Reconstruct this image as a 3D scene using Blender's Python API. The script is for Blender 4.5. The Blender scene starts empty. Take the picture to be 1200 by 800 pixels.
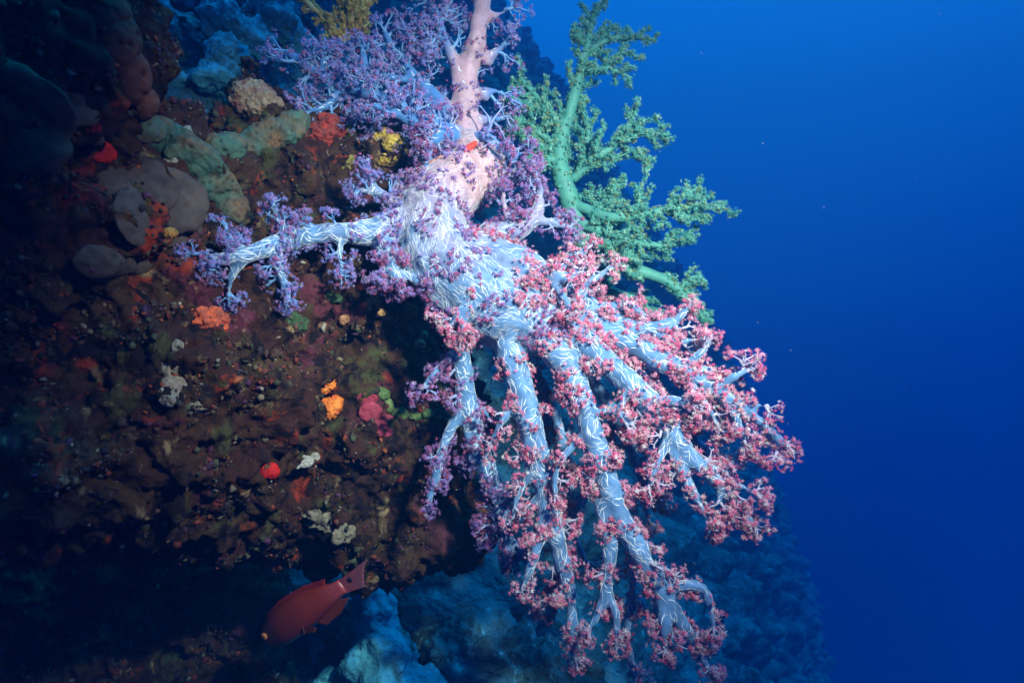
import bpy, math, random
import numpy as np
from mathutils import Vector, Matrix, noise
from mathutils.bvhtree import BVHTree

random.seed(7)
rng = np.random.default_rng(7)
S = bpy.context.scene
COL = S.collection

# ------------------------------------------------------------------ camera
K = 0.00125                      # metres per photo pixel at one metre (24 mm lens)
cam_d = bpy.data.cameras.new('camera')
cam_d.lens = 24.0
cam_d.sensor_width = 36.0
cam_d.clip_start = 0.02
cam_d.clip_end = 200
cam_d.dof.use_dof = True
cam_d.dof.focus_distance = 0.98
cam_d.dof.aperture_fstop = 8.0
cam = bpy.data.objects.new('camera', cam_d)
COL.objects.link(cam)
cam.rotation_euler = (math.radians(90), 0, 0)
S.camera = cam

# ------------------------------------------------------------------ world: open water seen from below the surface
world = bpy.data.worlds.new('World')
S.world = world
world.use_nodes = True
nt = world.node_tree
nt.nodes.clear()
out = nt.nodes.new('ShaderNodeOutputWorld')
bg = nt.nodes.new('ShaderNodeBackground')
tc = nt.nodes.new('ShaderNodeTexCoord')
sep = nt.nodes.new('ShaderNodeSeparateXYZ')
ma = nt.nodes.new('ShaderNodeMath'); ma.operation = 'MULTIPLY_ADD'
ma.inputs[1].default_value = 0.5; ma.inputs[2].default_value = 0.5
ramp = nt.nodes.new('ShaderNodeValToRGB')
nt.links.new(tc.outputs['Generated'], sep.inputs[0])
nt.links.new(sep.outputs['Z'], ma.inputs[0])
nt.links.new(ma.outputs[0], ramp.inputs[0])
nt.links.new(ramp.outputs[0], bg.inputs[0])
nt.links.new(bg.outputs[0], out.inputs[0])
bg.inputs[1].default_value = 1.0
WORLD_STOPS = [(0.0, (0.000, 0.002, 0.03)), (0.30, (0.000, 0.003, 0.045)), (0.36, (0.000, 0.005, 0.075)), (0.43, (0.000, 0.010, 0.125)),
               (0.50, (0.000, 0.027, 0.195)), (0.58, (0.000, 0.064, 0.325)), (0.66, (0.000, 0.115, 0.45)), (0.74, (0.000, 0.22, 0.80)),
               (1.0, (0.01, 0.60, 1.5))]
cr = ramp.color_ramp
cr.interpolation = 'LINEAR'
while len(cr.elements) < len(WORLD_STOPS):
    cr.elements.new(0.5)
for e, (p, c) in zip(cr.elements, WORLD_STOPS):
    e.position = p
    e.color = (*c, 1)

# ------------------------------------------------------------------ daylight filtered by the water, and the diver's strobe
sun_d = bpy.data.lights.new('sun', 'SUN')
sun_d.energy = 2.4
sun_d.angle = math.radians(14)
sun_d.color = (0.02, 0.46, 1.0)
sun = bpy.data.objects.new('sun', sun_d)
COL.objects.link(sun)
sun.rotation_euler = (math.radians(-4), math.radians(30), 0)

def strobe(loc, aim, watts, size, blend, col):
    d = bpy.data.lights.new('strobe', 'SPOT')
    d.energy = watts
    d.spot_size = math.radians(size)
    d.spot_blend = blend
    d.shadow_soft_size = 0.035
    d.color = col
    o = bpy.data.objects.new('strobe', d)
    COL.objects.link(o)
    o.location = loc
    o.rotation_euler = (Vector(aim) - Vector(loc)).to_track_quat('-Z', 'Y').to_euler()
    return o
strobe((0.43, 0.09, 0.46), (0.06, 1.0, 0.10), 265.0, 67, 1.0, (1.0, 0.66, 0.60))

S.view_settings.view_transform = 'Standard'
S.view_settings.look = 'None'
S.view_settings.exposure = 0.0
S.view_settings.gamma = 1.0
S.cycles.use_denoising = True
S.cycles.volume_bounces = 1
S.cycles.max_bounces = 6
S.cycles.diffuse_bounces = 2
S.cycles.transparent_max_bounces = 8
S.cycles.caustics_reflective = False
S.cycles.caustics_refractive = False

# ------------------------------------------------------------------ helpers
def P(px, py, d):
    """a point of the photo (1200 x 800 pixels) at distance d in front of the lens"""
    return Vector(((px - 600) * K * d, d, (400 - py) * K * d))

def tag(o, label=None, cat=None, group=None, kind=None):
    if label: o['label'] = label
    if cat: o['category'] = cat
    if group: o['group'] = group
    if kind: o['kind'] = kind
    return o

def empty(name, loc):
    o = bpy.data.objects.new(name, None)
    COL.objects.link(o)
    o.location = loc
    o.empty_display_size = 0.02
    return o

class MB:
    """collects vertices, faces, colours and normals; build() links ONE mesh object"""
    def __init__(self):
        self.v, self.f, self.m, self.c, self.n = [], [], [], [], []
        self.nv = 0
    def add(self, verts, faces, mat=0, col=(1, 1, 1), nrm=None):
        verts = np.asarray(verts, float).reshape(-1, 3)
        faces = [np.asarray(faces, int)] if isinstance(faces, np.ndarray) else faces
        for fa in faces:
            if len(fa):
                self.f.append(np.asarray(fa, int) + self.nv)
                self.m.append(np.full(len(fa), mat, int))
        self.v.append(verts)
        col = np.asarray(col, float)
        if col.ndim == 1:
            col = np.tile(col, (len(verts), 1))
        self.c.append(col)
        self.n.append(np.zeros_like(verts) if nrm is None else np.asarray(nrm, float))
        self.nv += len(verts)
    def build(self, name, mats, parent=None, normals=False, flat=False):
        V = np.concatenate(self.v)
        me = bpy.data.meshes.new(name)
        org = np.zeros(3)
        if parent is not None:
            org = np.array(parent.matrix_world_loc) if hasattr(parent, 'matrix_world_loc') else np.array(world_loc(parent))
        V = V - org
        starts, loops, s = [], [], 0
        for fa in self.f:
            k = fa.shape[1]
            starts.append(s + np.arange(len(fa)) * k)
            loops.append(fa.reshape(-1))
            s += fa.size
        starts = np.concatenate(starts); loops = np.concatenate(loops)
        me.vertices.add(len(V)); me.vertices.foreach_set('co', V.astype(np.float32).ravel())
        me.loops.add(len(loops)); me.loops.foreach_set('vertex_index', loops.astype(np.int32))
        me.polygons.add(len(starts)); me.polygons.foreach_set('loop_start', starts.astype(np.int32))
        me.polygons.foreach_set('material_index', np.concatenate(self.m).astype(np.int32))
        me.update(calc_edges=True)
        me.polygons.foreach_set('use_smooth', np.full(len(starts), not flat))
        a = me.color_attributes.new('tint', 'FLOAT_COLOR', 'POINT')
        C = np.ones((len(V), 4)); C[:, :3] = np.concatenate(self.c)
        a.data.foreach_set('color', C.astype(np.float32).ravel())
        for m in (mats if isinstance(mats, (list, tuple)) else [mats]):
            me.materials.append(m)
        me.validate()
        if normals:
            me.normals_split_custom_set_from_vertices(np.concatenate(self.n).astype(np.float32).tolist())
        o = bpy.data.objects.new(name, me)
        COL.objects.link(o)
        if parent is not None:
            o.parent = parent
        return o

def world_loc(o):
    p = Vector(o.location)
    while o.parent is not None:
        o = o.parent
        p = p + Vector(o.location)
    return p

def frames(d):
    """orthonormal frames for many directions (n,3)"""
    d = d / np.linalg.norm(d, axis=1, keepdims=True)
    a = np.where(np.abs(d[:, 2:3]) < 0.9, np.array([[0, 0, 1.0]]), np.array([[1.0, 0, 0]]))
    u = np.cross(a, d); u /= np.linalg.norm(u, axis=1, keepdims=True)
    w = np.cross(d, u)
    return u, w, d

def catmull(pts, step):
    """pts (n,4) x,y,z,r -> smooth resampled path"""
    pts = np.asarray(pts, float)
    if len(pts) == 2:
        n = max(2, int(np.linalg.norm(pts[1, :3] - pts[0, :3]) / step) + 1)
        t = np.linspace(0, 1, n)[:, None]
        return pts[0] * (1 - t) + pts[1] * t
    P_ = np.vstack([2 * pts[0] - pts[1], pts, 2 * pts[-1] - pts[-2]])
    res = []
    for i in range(1, len(P_) - 2):
        a, b, c, d = P_[i - 1:i + 3]
        n = max(2, int(np.linalg.norm(c[:3] - b[:3]) / step) + 1)
        t = np.linspace(0, 1, n, endpoint=False)[:, None]
        res.append(0.5 * ((2 * b) + (c - a) * t + (2 * a - 5 * b + 4 * c - d) * t ** 2 + (3 * b - a - 3 * c + d) * t ** 3))
    res.append(P_[-2][None])
    o = np.vstack(res)
    o[:, 3] = np.maximum(o[:, 3], 0.0008)
    return o

def tube(path, sides=10, cap=True):
    """swept tube through path (n,4) with rounded ends"""
    path = np.asarray(path, float)
    p, r = path[:, :3], path[:, 3]
    t = np.gradient(p, axis=0) if len(p) > 2 else np.repeat((p[1] - p[0])[None], len(p), 0)
    t /= np.linalg.norm(t, axis=1, keepdims=True) + 1e-12
    u = np.zeros_like(t)
    a = np.array([0, 0, 1.0]) if abs(t[0, 2]) < 0.9 else np.array([1.0, 0, 0])
    u0 = np.cross(a, t[0]); u[0] = u0 / np.linalg.norm(u0)
    for i in range(1, len(t)):
        x = u[i - 1] - t[i] * np.dot(u[i - 1], t[i])
        u[i] = x / (np.linalg.norm(x) + 1e-12)
    w = np.cross(t, u)
    if cap:
        p = np.vstack([p[0] - t[0] * r[0] * 0.6, p, p[-1] + t[-1] * r[-1] * 0.6])
        r = np.concatenate([[r[0] * 0.55], r, [r[-1] * 0.55]])
        u = np.vstack([u[:1], u, u[-1:]]); w = np.vstack([w[:1], w, w[-1:]])
    n = len(p)
    th = np.arange(sides) / sides * 2 * np.pi
    ring = p[:, None, :] + r[:, None, None] * (np.cos(th)[None, :, None] * u[:, None, :] + np.sin(th)[None, :, None] * w[:, None, :])
    V = ring.reshape(-1, 3)
    i = np.arange(n - 1)[:, None] * sides
    j = np.arange(sides)[None, :]
    q = np.stack([i + j, i + (j + 1) % sides, i + sides + (j + 1) % sides, i + sides + j], -1).reshape(-1, 4)
    V = np.vstack([V, p[0] - t[0] * r[0] * 0.6, p[-1] + t[-1] * r[-1] * 0.6])
    a0, a1 = n * sides, n * sides + 1
    jj = np.arange(sides)
    tri = np.vstack([np.stack([np.full(sides, a0), (jj + 1) % sides, jj], -1),
                     np.stack([np.full(sides, a1), (n - 1) * sides + jj, (n - 1) * sides + (jj + 1) % sides], -1)])
    return V, [q, tri]

def mesh_arrays(me):
    n = len(me.vertices)
    V = np.empty(n * 3, np.float32); me.vertices.foreach_get('co', V)
    N = np.empty(n * 3, np.float32); me.vertices.foreach_get('normal', N)
    L = np.empty(len(me.loops), np.int32); me.loops.foreach_get('vertex_index', L)
    T = np.empty(len(me.polygons), np.int32); me.polygons.foreach_get('loop_total', T)
    assert (T == 4).all()
    return V.reshape(-1, 3).astype(float), N.reshape(-1, 3).astype(float), L.reshape(-1, 4)

def remesh(mb, voxel, smooth=3):
    """fuse overlapping closed shapes into one skin; returns verts, normals, quads"""
    o = mb.build('fuse', [])
    m = o.modifiers.new('r', 'REMESH'); m.mode = 'VOXEL'; m.voxel_size = voxel
    if smooth:
        s = o.modifiers.new('s', 'SMOOTH'); s.iterations = smooth; s.factor = 0.5
    dg = bpy.context.evaluated_depsgraph_get()
    ev = o.evaluated_get(dg)
    me = bpy.data.meshes.new_from_object(ev)
    res = mesh_arrays(me)
    old = o.data
    bpy.data.objects.remove(o)
    bpy.data.meshes.remove(me); bpy.data.meshes.remove(old)
    return res

def vnormals(V, Q):
    n = np.cross(V[Q[:, 2]] - V[Q[:, 0]], V[Q[:, 3]] - V[Q[:, 1]])
    N = np.zeros_like(V)
    for k in range(4):
        np.add.at(N, Q[:, k], n)
    return N / (np.linalg.norm(N, axis=1, keepdims=True) + 1e-12)

def nz(V, scale, octs=3, seed=0.0, kind='f'):
    off = Vector((seed * 3.1, seed * 1.7, seed * 2.3))
    if kind == 'f':
        return np.array([noise.fractal(Vector(v) * scale + off, 0.9, 2.1, octs, noise_basis='PERLIN_ORIGINAL') for v in V])
    if kind == 'r':
        return np.array([noise.ridged_multi_fractal(Vector(v) * scale + off, 0.9, 2.1, octs, 1.0, 2.0, noise_basis='PERLIN_ORIGINAL') for v in V])
    if kind == 'c':     # cells: distance to the nearest point
        return np.array([noise.voronoi(Vector(v) * scale + off)[0][0] for v in V])

def icosphere(sub):
    t = (1 + 5 ** 0.5) / 2
    V = [(-1, t, 0), (1, t, 0), (-1, -t, 0), (1, -t, 0), (0, -1, t), (0, 1, t), (0, -1, -t), (0, 1, -t), (t, 0, -1), (t, 0, 1), (-t, 0, -1), (-t, 0, 1)]
    F = [(0, 11, 5), (0, 5, 1), (0, 1, 7), (0, 7, 10), (0, 10, 11), (1, 5, 9), (5, 11, 4), (11, 10, 2), (10, 7, 6), (7, 1, 8),
         (3, 9, 4), (3, 4, 2), (3, 2, 6), (3, 6, 8), (3, 8, 9), (4, 9, 5), (2, 4, 11), (6, 2, 10), (8, 6, 7), (9, 8, 1)]
    V = [np.array(v, float) / np.linalg.norm(v) for v in V]
    for _ in range(sub):
        mid, NF = {}, []
        def m(a, b):
            k = (min(a, b), max(a, b))
            if k not in mid:
                x = V[a] + V[b]; V.append(x / np.linalg.norm(x)); mid[k] = len(V) - 1
            return mid[k]
        for a, b, c in F:
            ab, bc, ca = m(a, b), m(b, c), m(c, a)
            NF += [(a, ab, ca), (b, bc, ab), (c, ca, bc), (ab, bc, ca)]
        F = NF
    return np.array(V), np.array(F)
ICO = {k: icosphere(k) for k in (0, 1, 2, 3, 4)}

# ------------------------------------------------------------------ materials
def new_mat(name):
    m = bpy.data.materials.new(name); m.use_nodes = True
    n = m.node_tree
    return m, n, n.nodes['Principled BSDF']

def node(n, t, **kw):
    x = n.nodes.new(t)
    for k, v in kw.items():
        setattr(x, k, v)
    return x

def mixcol(n, fac, a, b):
    x = node(n, 'ShaderNodeMix', data_type='RGBA')
    for sock, val in ((x.inputs[0], fac), (x.inputs[6], a), (x.inputs[7], b)):
        if hasattr(val, 'is_output'):
            n.links.new(val, sock)
        elif isinstance(val, (int, float)):
            sock.default_value = val
        else:
            sock.default_value = (*val, 1)
    return x.outputs[2]

def noise_fac(n, scale, detail, lo, hi, seed=0.0, dist=0.0):
    tc = node(n, 'ShaderNodeTexCoord')
    mp = node(n, 'ShaderNodeMapping'); mp.inputs['Location'].default_value = (seed, seed * 1.3, -seed)
    t = node(n, 'ShaderNodeTexNoise'); t.inputs['Scale'].default_value = scale; t.inputs['Detail'].default_value = detail
    t.inputs['Roughness'].default_value = 0.65; t.inputs['Distortion'].default_value = dist
    r = node(n, 'ShaderNodeMapRange'); r.inputs[1].default_value = lo; r.inputs[2].default_value = hi
    n.links.new(tc.outputs['Object'], mp.inputs[0]); n.links.new(mp.outputs[0], t.inputs['Vector'])
    n.links.new(t.outputs['Fac'], r.inputs[0])
    return r.outputs[0]

def bump(n, bsdf, scale, strength, dist, detail=6):
    tc = node(n, 'ShaderNodeTexCoord')
    t = node(n, 'ShaderNodeTexNoise'); t.inputs['Scale'].default_value = scale; t.inputs['Detail'].default_value = detail
    b = node(n, 'ShaderNodeBump'); b.inputs['Strength'].default_value = strength; b.inputs['Distance'].default_value = dist
    n.links.new(tc.outputs['Object'], t.inputs['Vector']); n.links.new(t.outputs['Fac'], b.inputs['Height'])
    n.links.new(b.outputs[0], bsdf.inputs['Normal'])

def reef_mat(name, layers, base, bscale=90, bstr=0.8, bdist=0.006, rough=0.9, spec=0.15):
    """layers: (colour, scale, detail, lo, hi, seed)"""
    m, n, b = new_mat(name)
    c = base
    for i, (col, sc, det, lo, hi, seed) in enumerate(layers):
        c = mixcol(n, noise_fac(n, sc, det, lo, hi, seed, 0.6), c, col)
    n.links.new(c, b.inputs['Base Color']) if hasattr(c, 'is_output') else None
    b.inputs['Roughness'].default_value = rough
    b.inputs['Specular IOR Level'].default_value = spec
    bump(n, b, bscale, bstr, bdist, 8)
    return m

M_ROCK = reef_mat('encrusted_rock', [
    ((0.048, 0.024, 0.010), 9, 8, 0.46, 0.62, 1.0),      # brown turf
    ((0.045, 0.050, 0.014), 14, 8, 0.53, 0.66, 2.0),     # olive algae
    ((0.075, 0.016, 0.024), 11, 6, 0.56, 0.64, 3.0),     # purple coralline crust
    ((0.22, 0.026, 0.008), 15, 8, 0.572, 0.65, 4.0),     # red sponge film
    ((0.22, 0.14, 0.07), 22, 8, 0.60, 0.68, 5.0),     # tan dead crust
    ((0.24, 0.19, 0.14), 70, 4, 0.66, 0.74, 6.0),        # shell grit
    ((0.006, 0.003, 0.003), 26, 7, 0.50, 0.60, 7.0),     # dark pores
], (0.030, 0.010, 0.006), 110, 0.9, 0.006)
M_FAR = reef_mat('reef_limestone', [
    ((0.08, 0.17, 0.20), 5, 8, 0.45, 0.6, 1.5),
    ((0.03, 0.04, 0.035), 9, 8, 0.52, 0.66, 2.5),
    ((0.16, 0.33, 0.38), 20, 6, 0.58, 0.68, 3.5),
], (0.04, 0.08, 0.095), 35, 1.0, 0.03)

M_PALE = reef_mat('pale_limestone', [  # brighter limestone, with the blue water light put into its colour
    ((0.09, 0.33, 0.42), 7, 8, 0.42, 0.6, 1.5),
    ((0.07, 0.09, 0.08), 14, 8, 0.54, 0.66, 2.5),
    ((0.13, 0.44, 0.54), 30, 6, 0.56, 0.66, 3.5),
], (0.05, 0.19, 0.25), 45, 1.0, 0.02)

def tint_mat(name, rough=0.55, sss=0.0, sss_r=(0.01, 0.006, 0.008), spec=0.3, bsc=None, transl=0.0, sheen=0.0):
    m, n, b = new_mat(name)
    a = node(n, 'ShaderNodeVertexColor'); a.layer_name = 'tint'
    c = mixcol(n, noise_fac(n, 60, 4, 0.3, 0.75, 3.3), a.outputs[0], (0, 0, 0))
    mx = c.node; mx.blend_type = 'MULTIPLY'; mx.inputs[7].default_value = (0.62, 0.66, 0.7, 1)
    n.links.new(c, b.inputs['Base Color'])
    b.inputs['Roughness'].default_value = rough
    b.inputs['Specular IOR Level'].default_value = spec
    if sheen:
        b.inputs['Sheen Weight'].default_value = sheen
        b.inputs['Sheen Roughness'].default_value = 0.4
        b.inputs['Sheen Tint'].default_value = (0.75, 0.88, 1.0, 1)
    if sss:
        b.inputs['Subsurface Weight'].default_value = sss
        b.inputs['Subsurface Radius'].default_value = sss_r
        b.inputs['Subsurface Scale'].default_value = 1.0
    if bsc:
        bump(n, b, *bsc)
    if transl:
        t = node(n, 'ShaderNodeBsdfTranslucent'); n.links.new(c, t.inputs[0])
        ms = node(n, 'ShaderNodeMixShader'); ms.inputs[0].default_value = transl
        o_ = n.nodes['Material Output']
        n.links.new(b.outputs[0], ms.inputs[1]); n.links.new(t.outputs[0], ms.inputs[2]); n.links.new(ms.outputs[0], o_.inputs[0])
    return m
M_CORAL = tint_mat('coral_flesh', 0.5, 0.35, (0.012, 0.016, 0.022), 0.2, (140, 0.25, 0.002), sheen=0.6, transl=0.22)
M_SPIC = tint_mat('spicule', 0.5)
M_POLYP = tint_mat('polyp', 0.5, transl=0.3)
M_GREEN = tint_mat('green_coral', 0.6, 0.0, bsc=(200, 0.3, 0.002))
M_CRUST = tint_mat('crust', 0.7, bsc=(160, 0.6, 0.004), spec=0.2)
M_SOFTCRUST = tint_mat('smooth_sponge', 0.8, bsc=(120, 0.5, 0.004), spec=0.12)

# ------------------------------------------------------------------ reef slope receding into the blue
def smoothstep(a, b, x):
    t = np.clip((x - a) / (b - a), 0, 1)
    return t * t * (3 - 2 * t)

def reef_slope():
    ny, nzv = 470, 620
    ty = np.linspace(0, 1, ny)
    y = 0.35 + 11.4 * ty ** 1.75
    tz = np.linspace(-1, 1, nzv)
    z = np.sign(tz) * (0.9 * np.abs(tz) + 3.9 * np.abs(tz) ** 2.2)
    Y, Z = np.meshgrid(y, z, indexing='ij')
    X = 0.385 * Y - 0.89 - np.where(Z > 0, 0.65 * Z, 0.33 * Z)
    X -= 1.05 * (1 - smoothstep(1.25, 1.75, Y)) * (1 - smoothstep(0.1, 0.5, Z))
    V = np.stack([X, Y, Z], -1).reshape(-1, 3)
    n = np.array([0.86, -0.43, 0.25])
    fade = np.clip(V[:, 1] / 3.0, 0.5, 1.5)
    h = 0.16 * fade * nz(V, 1.7, 3, 1) + 0.085 * fade * nz(V, 5.0, 4, 2) + 0.035 * nz(V, 16.0, 3, 3)
    c = nz(V, 4.2, 1, 4, 'c')
    h += 0.12 * np.minimum(fade, 1.5) * np.sqrt(np.clip(0.55 - c, 0, 1)) - 0.05
    c2 = nz(V, 15.0, 1, 5, 'c')
    h += 0.022 * np.sqrt(np.clip(0.5 - c2, 0, 1))
    V = V + n * h[:, None]
    # the round hollow in the wall, upper left
    for (px, py, r, dep) in ((215, 52, 0.075, 0.16), (300, 60, 0.05, 0.07), (190, 30, 0.05, 0.07), (345, 45, 0.07, 0.07)):
        ray = np.array(P(px, py, 1.0)); ray /= np.linalg.norm(ray)
        al = V @ ray
        dist = np.linalg.norm(V - al[:, None] * ray, axis=1)
        V += ray * (dep * (1 - smoothstep(r * 0.55, r, dist)))[:, None] * (V[:, 1:2] < 3)
    idx = np.arange(ny * nzv).reshape(ny, nzv)
    Q = np.stack([idx[:-1, :-1], idx[1:, :-1], idx[1:, 1:], idx[:-1, 1:]], -1).reshape(-1, 4)
    mb = MB(); mb.add(V, [Q])
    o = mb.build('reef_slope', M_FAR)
    tag(o, kind='structure')
    return o, V, Q
slope, SV, SQ = reef_slope()

# ------------------------------------------------------------------ the near rock, overgrown, undercut at its foot
def near_rock():
    mb = MB()
    blobs = [  # photo x, y, distance, radii in metres
        (395, 492, 1.22, (.27, .22, .255)), (425, 335, 1.20, (.13, .20, .20)), (150, 435, 1.02, (.32, .25, .27)),
        (-20, 540, .88, (.27, .2, .12)), (250, 580, 1.1, (.2, .16, .10)), (225, 205, .97, (.085, .10, .06)), (265, 245, 1.0, (.06, .08, .055)), (180, 160, .93, (.05, .08, .05)),
        (330, 195, 1.13, (.14, .12, .10)), (440, 195, 1.18, (.085, .10, .09)), (505, 205, 1.22, (.10, .10, .09)),
        (75, 50, .76, (.105, .12, .14)), (-40, 60, .72, (.13, .12, .2)), (20, 250, .84, (.18, .15, .2)),
        (300, 112, 1.16, (.038, .06, .035)), (298, 88, 1.17, (.022, .04, .018)), (485, 622, 1.22, (.155, .15, .075)),
        (80, 800, 1.52, (.50, .22, .36)), (545, 612, 1.25, (.065, .12, .09)), (522, 520, 1.26, (.05, .1, .09)), (-60, 700, 1.4, (.3, .2, .22)), (20, 640, 1.5, (.45, .2, .2)), (230, 690, 1.5, (.2, .16, .14)), (300, 300, 1.12, (.15, .13, .15)), (-150, 360, .8, (.2, .3, .27)),
        (330, 150, 1.12, (.06, .06, .03)),
    ]
    V0, F0 = ICO[3]
    for px, py, d, r in blobs:
        mb.add(V0 * np.array(r) + np.array(P(px, py, d)), [F0])
    V, N, Q = remesh(mb, 0.0052, 10)
    h = 0.030 * nz(V, 9, 3, 1) + 0.018 * nz(V, 24, 3, 2) + 0.009 * nz(V, 60, 3, 3)
    c = nz(V, 26, 1, 4, 'c'); h += 0.014 * np.sqrt(np.clip(0.5 - c, 0, 1)) - 0.005
    rr = nz(V, 12, 3, 5, 'r'); h -= 0.006 * np.clip(rr - 1.2, 0, 1)
    V = V + N * h[:, None]
    N = vnormals(V, Q)
    h2 = 0.0035 * nz(V, 120, 2, 6) + 0.003 * np.sqrt(np.clip(0.45 - nz(V, 95, 1, 7, 'c'), 0, 1))
    V = V + N * h2[:, None]
    mb = MB(); mb.add(V, [Q])
    o = mb.build('rock_face', M_ROCK)
    tag(o, kind='structure')
    return o, V, Q
rock, RV, RQ = near_rock()
ROCK_BVH = BVHTree.FromPolygons([Vector(v) for v in RV], RQ.tolist())
SLOPE_BVH = BVHTree.FromPolygons([Vector(v) for v in SV], SQ.tolist())

def hit(px, py):
    """where the ray from the lens meets the rock (or the slope behind it)"""
    d = P(px, py, 1.0).normalized()
    a = ROCK_BVH.ray_cast(Vector((0, 0, 0)), d)
    if a[0] is None:
        a = SLOPE_BVH.ray_cast(Vector((0, 0, 0)), d)
    return Vector(a[0]), Vector(a[1])

# ------------------------------------------------------------------ soft coral generators
def pol_template():
    V, F = [], []
    for k in range(8):
        a = k / 8 * 2 * math.pi
        el = 0.85 if k % 2 else 0.25
        d = np.array([math.cos(a) * math.cos(el), math.sin(a) * math.cos(el), math.sin(el)])
        s = np.array([-math.sin(a), math.cos(a), 0])
        u = np.cross(d, s)
        b = d * 0.10
        i = len(V)
        V += [b + s * 0.13, b - s * 0.13, b + u * 0.13, d * 0.55 + s * 0.095, d * 0.55 - s * 0.095, d * 0.55 + u * 0.085, d * 1.12]
        F += [(i, i + 1, i + 4, i + 3), (i + 1, i + 2, i + 5, i + 4), (i + 2, i, i + 3, i + 5)]
        F += [(i + 3, i + 4, i + 6, i + 6), (i + 4, i + 5, i + 6, i + 6), (i + 5, i + 3, i + 6, i + 6)]
    F4 = np.array([f for f in F if f[2] != f[3]])
    F3 = np.array([f[:3] for f in F if f[2] == f[3]])
    return np.array(V), F4, F3
POL_V, POL_Q, POL_T = pol_template()

TIPW = 1.0
def add_polyps(mb, pos, dirs, size, cols, mat=0):
    pos = np.asarray(pos, float); n = len(pos)
    if n == 0: return
    u, w, d = frames(np.asarray(dirs, float))
    a = rng.uniform(0, 2 * np.pi, n)[:, None]
    u2 = u * np.cos(a) + w * np.sin(a); w2 = np.cross(d, u2)
    sz = np.asarray(size, float)[:, None, None]
    tv = POL_V[None] * (1 + rng.uniform(-0.18, 0.18, (n, len(POL_V), 1)))
    V = pos[:, None] + sz * (tv[..., 0:1] * u2[:, None] + tv[..., 1:2] * w2[:, None] + tv[..., 2:3] * d[:, None])
    k = len(POL_V)
    off = (np.arange(n) * k)[:, None, None]
    rad = np.linalg.norm(POL_V, axis=1)
    c = np.repeat(np.asarray(cols, float)[:, None], k, 1)
    wh = TIPW * np.clip((rad[None, :, None] - .6) * .5, 0, 1) * rng.uniform(0, 1.3, (n, 1, 1))
    c = c * (0.8 + 0.3 * rad[None, :, None]) * (1 - wh) + np.array((.95, .80, .82)) * wh
    mb.add(V.reshape(-1, 3), [(POL_Q[None] + off).reshape(-1, 4), (POL_T[None] + off).reshape(-1, 3)], mat, np.clip(c, 0, 0.95).reshape(-1, 3))

RED = dict(cols=[(.88, .12, .27), (.92, .25, .43), (.93, .45, .62), (.94, .50, .52), (.95, .84, .84)], w=[.20, .30, .26, .16, .08], stalk=(.50, .45, .62))
MAUVE = dict(cols=[(.50, .15, .38), (.38, .20, .58), (.60, .12, .26), (.46, .34, .72), (.70, .52, .70)], w=[.26, .28, .16, .22, .08], stalk=(.30, .36, .66))
VIOLET = dict(cols=[(.40, .32, .80), (.56, .28, .64), (.30, .38, .86), (.66, .16, .36), (.62, .58, .90)], w=[.30, .24, .26, .10, .10], stalk=(.20, .40, .78))

def pick(pal, n):
    c = np.array(pal['cols'])[rng.choice(len(pal['cols']), n, p=pal['w'])]
    return c * rng.uniform(0.8, 1.15, (n, 1))

def unit(v):
    return v / (np.linalg.norm(v) + 1e-12)

def tuft(mb, base, d, L, pal, size=0.0048, dens=1.0):
    """a branchlet: a pale stalk splitting twice, its tips crowded with polyps"""
    pos, dirs = [], []
    r0 = 0.0018 + 0.034 * L
    d = unit(np.asarray(d, float)); base = np.asarray(base, float)
    def seg(a, b, ra, rb):
        V, F = tube(np.array([[*a, ra], [*((a + b) / 2 + rng.normal(0, .06, 3) * np.linalg.norm(b - a)), (ra + rb) / 2], [*b, rb]]), 6)
        mb.add(V, F, 1, np.array(pal['stalk']) * rng.uniform(.85, 1.1))
    mid = base + d * L * 0.45
    seg(base - d * r0 * 1.5, mid, r0, r0 * 0.62)
    n1 = int(rng.integers(3, 7))
    for _ in range(n1):
        d1 = unit(d + rng.normal(0, 0.72, 3))
        s = base + d * L * rng.uniform(0.1, 0.45)
        e = s + d1 * L * rng.uniform(0.3, 0.8)
        seg(s, e, r0 * 0.5, r0 * 0.3)
        for _ in range(int(rng.integers(2, 5))):
            d2 = unit(d1 + rng.normal(0, 0.6, 3))
            t = e + d2 * L * rng.uniform(0.10, 0.28)
            seg(e, t, r0 * 0.28, r0 * 0.18)
            m = max(1, int(rng.integers(2, 5) * dens))
            for _ in range(m):
                q = unit(d2 + rng.normal(0, 0.75, 3))
                pos.append(t + q * rng.uniform(0.001, 0.0085)); dirs.append(q)
    n = len(pos)
    add_polyps(mb, pos, dirs, rng.uniform(0.6, 1.35, n) * size, pick(pal, n), 0)

FAT = 1.0
CLEAR = False
def before_rock(x, y, d, r):
    h = ROCK_BVH.ray_cast(Vector((0, 0, 0)), P(x, y, 1.0).normalized())
    return d if h[0] is None else min(d, h[0].y - 0.012 - r * K * d)
def px_path(pts, step=0.006):
    """pts of (photo x, photo y, distance, radius in photo pixels)"""
    return catmull([(*P(x, y, d), r * K * d * FAT) for x, y, d, r in ([(x, y, before_rock(x, y, d, r), r) for x, y, d, r in pts] if CLEAR else pts)], step)

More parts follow.
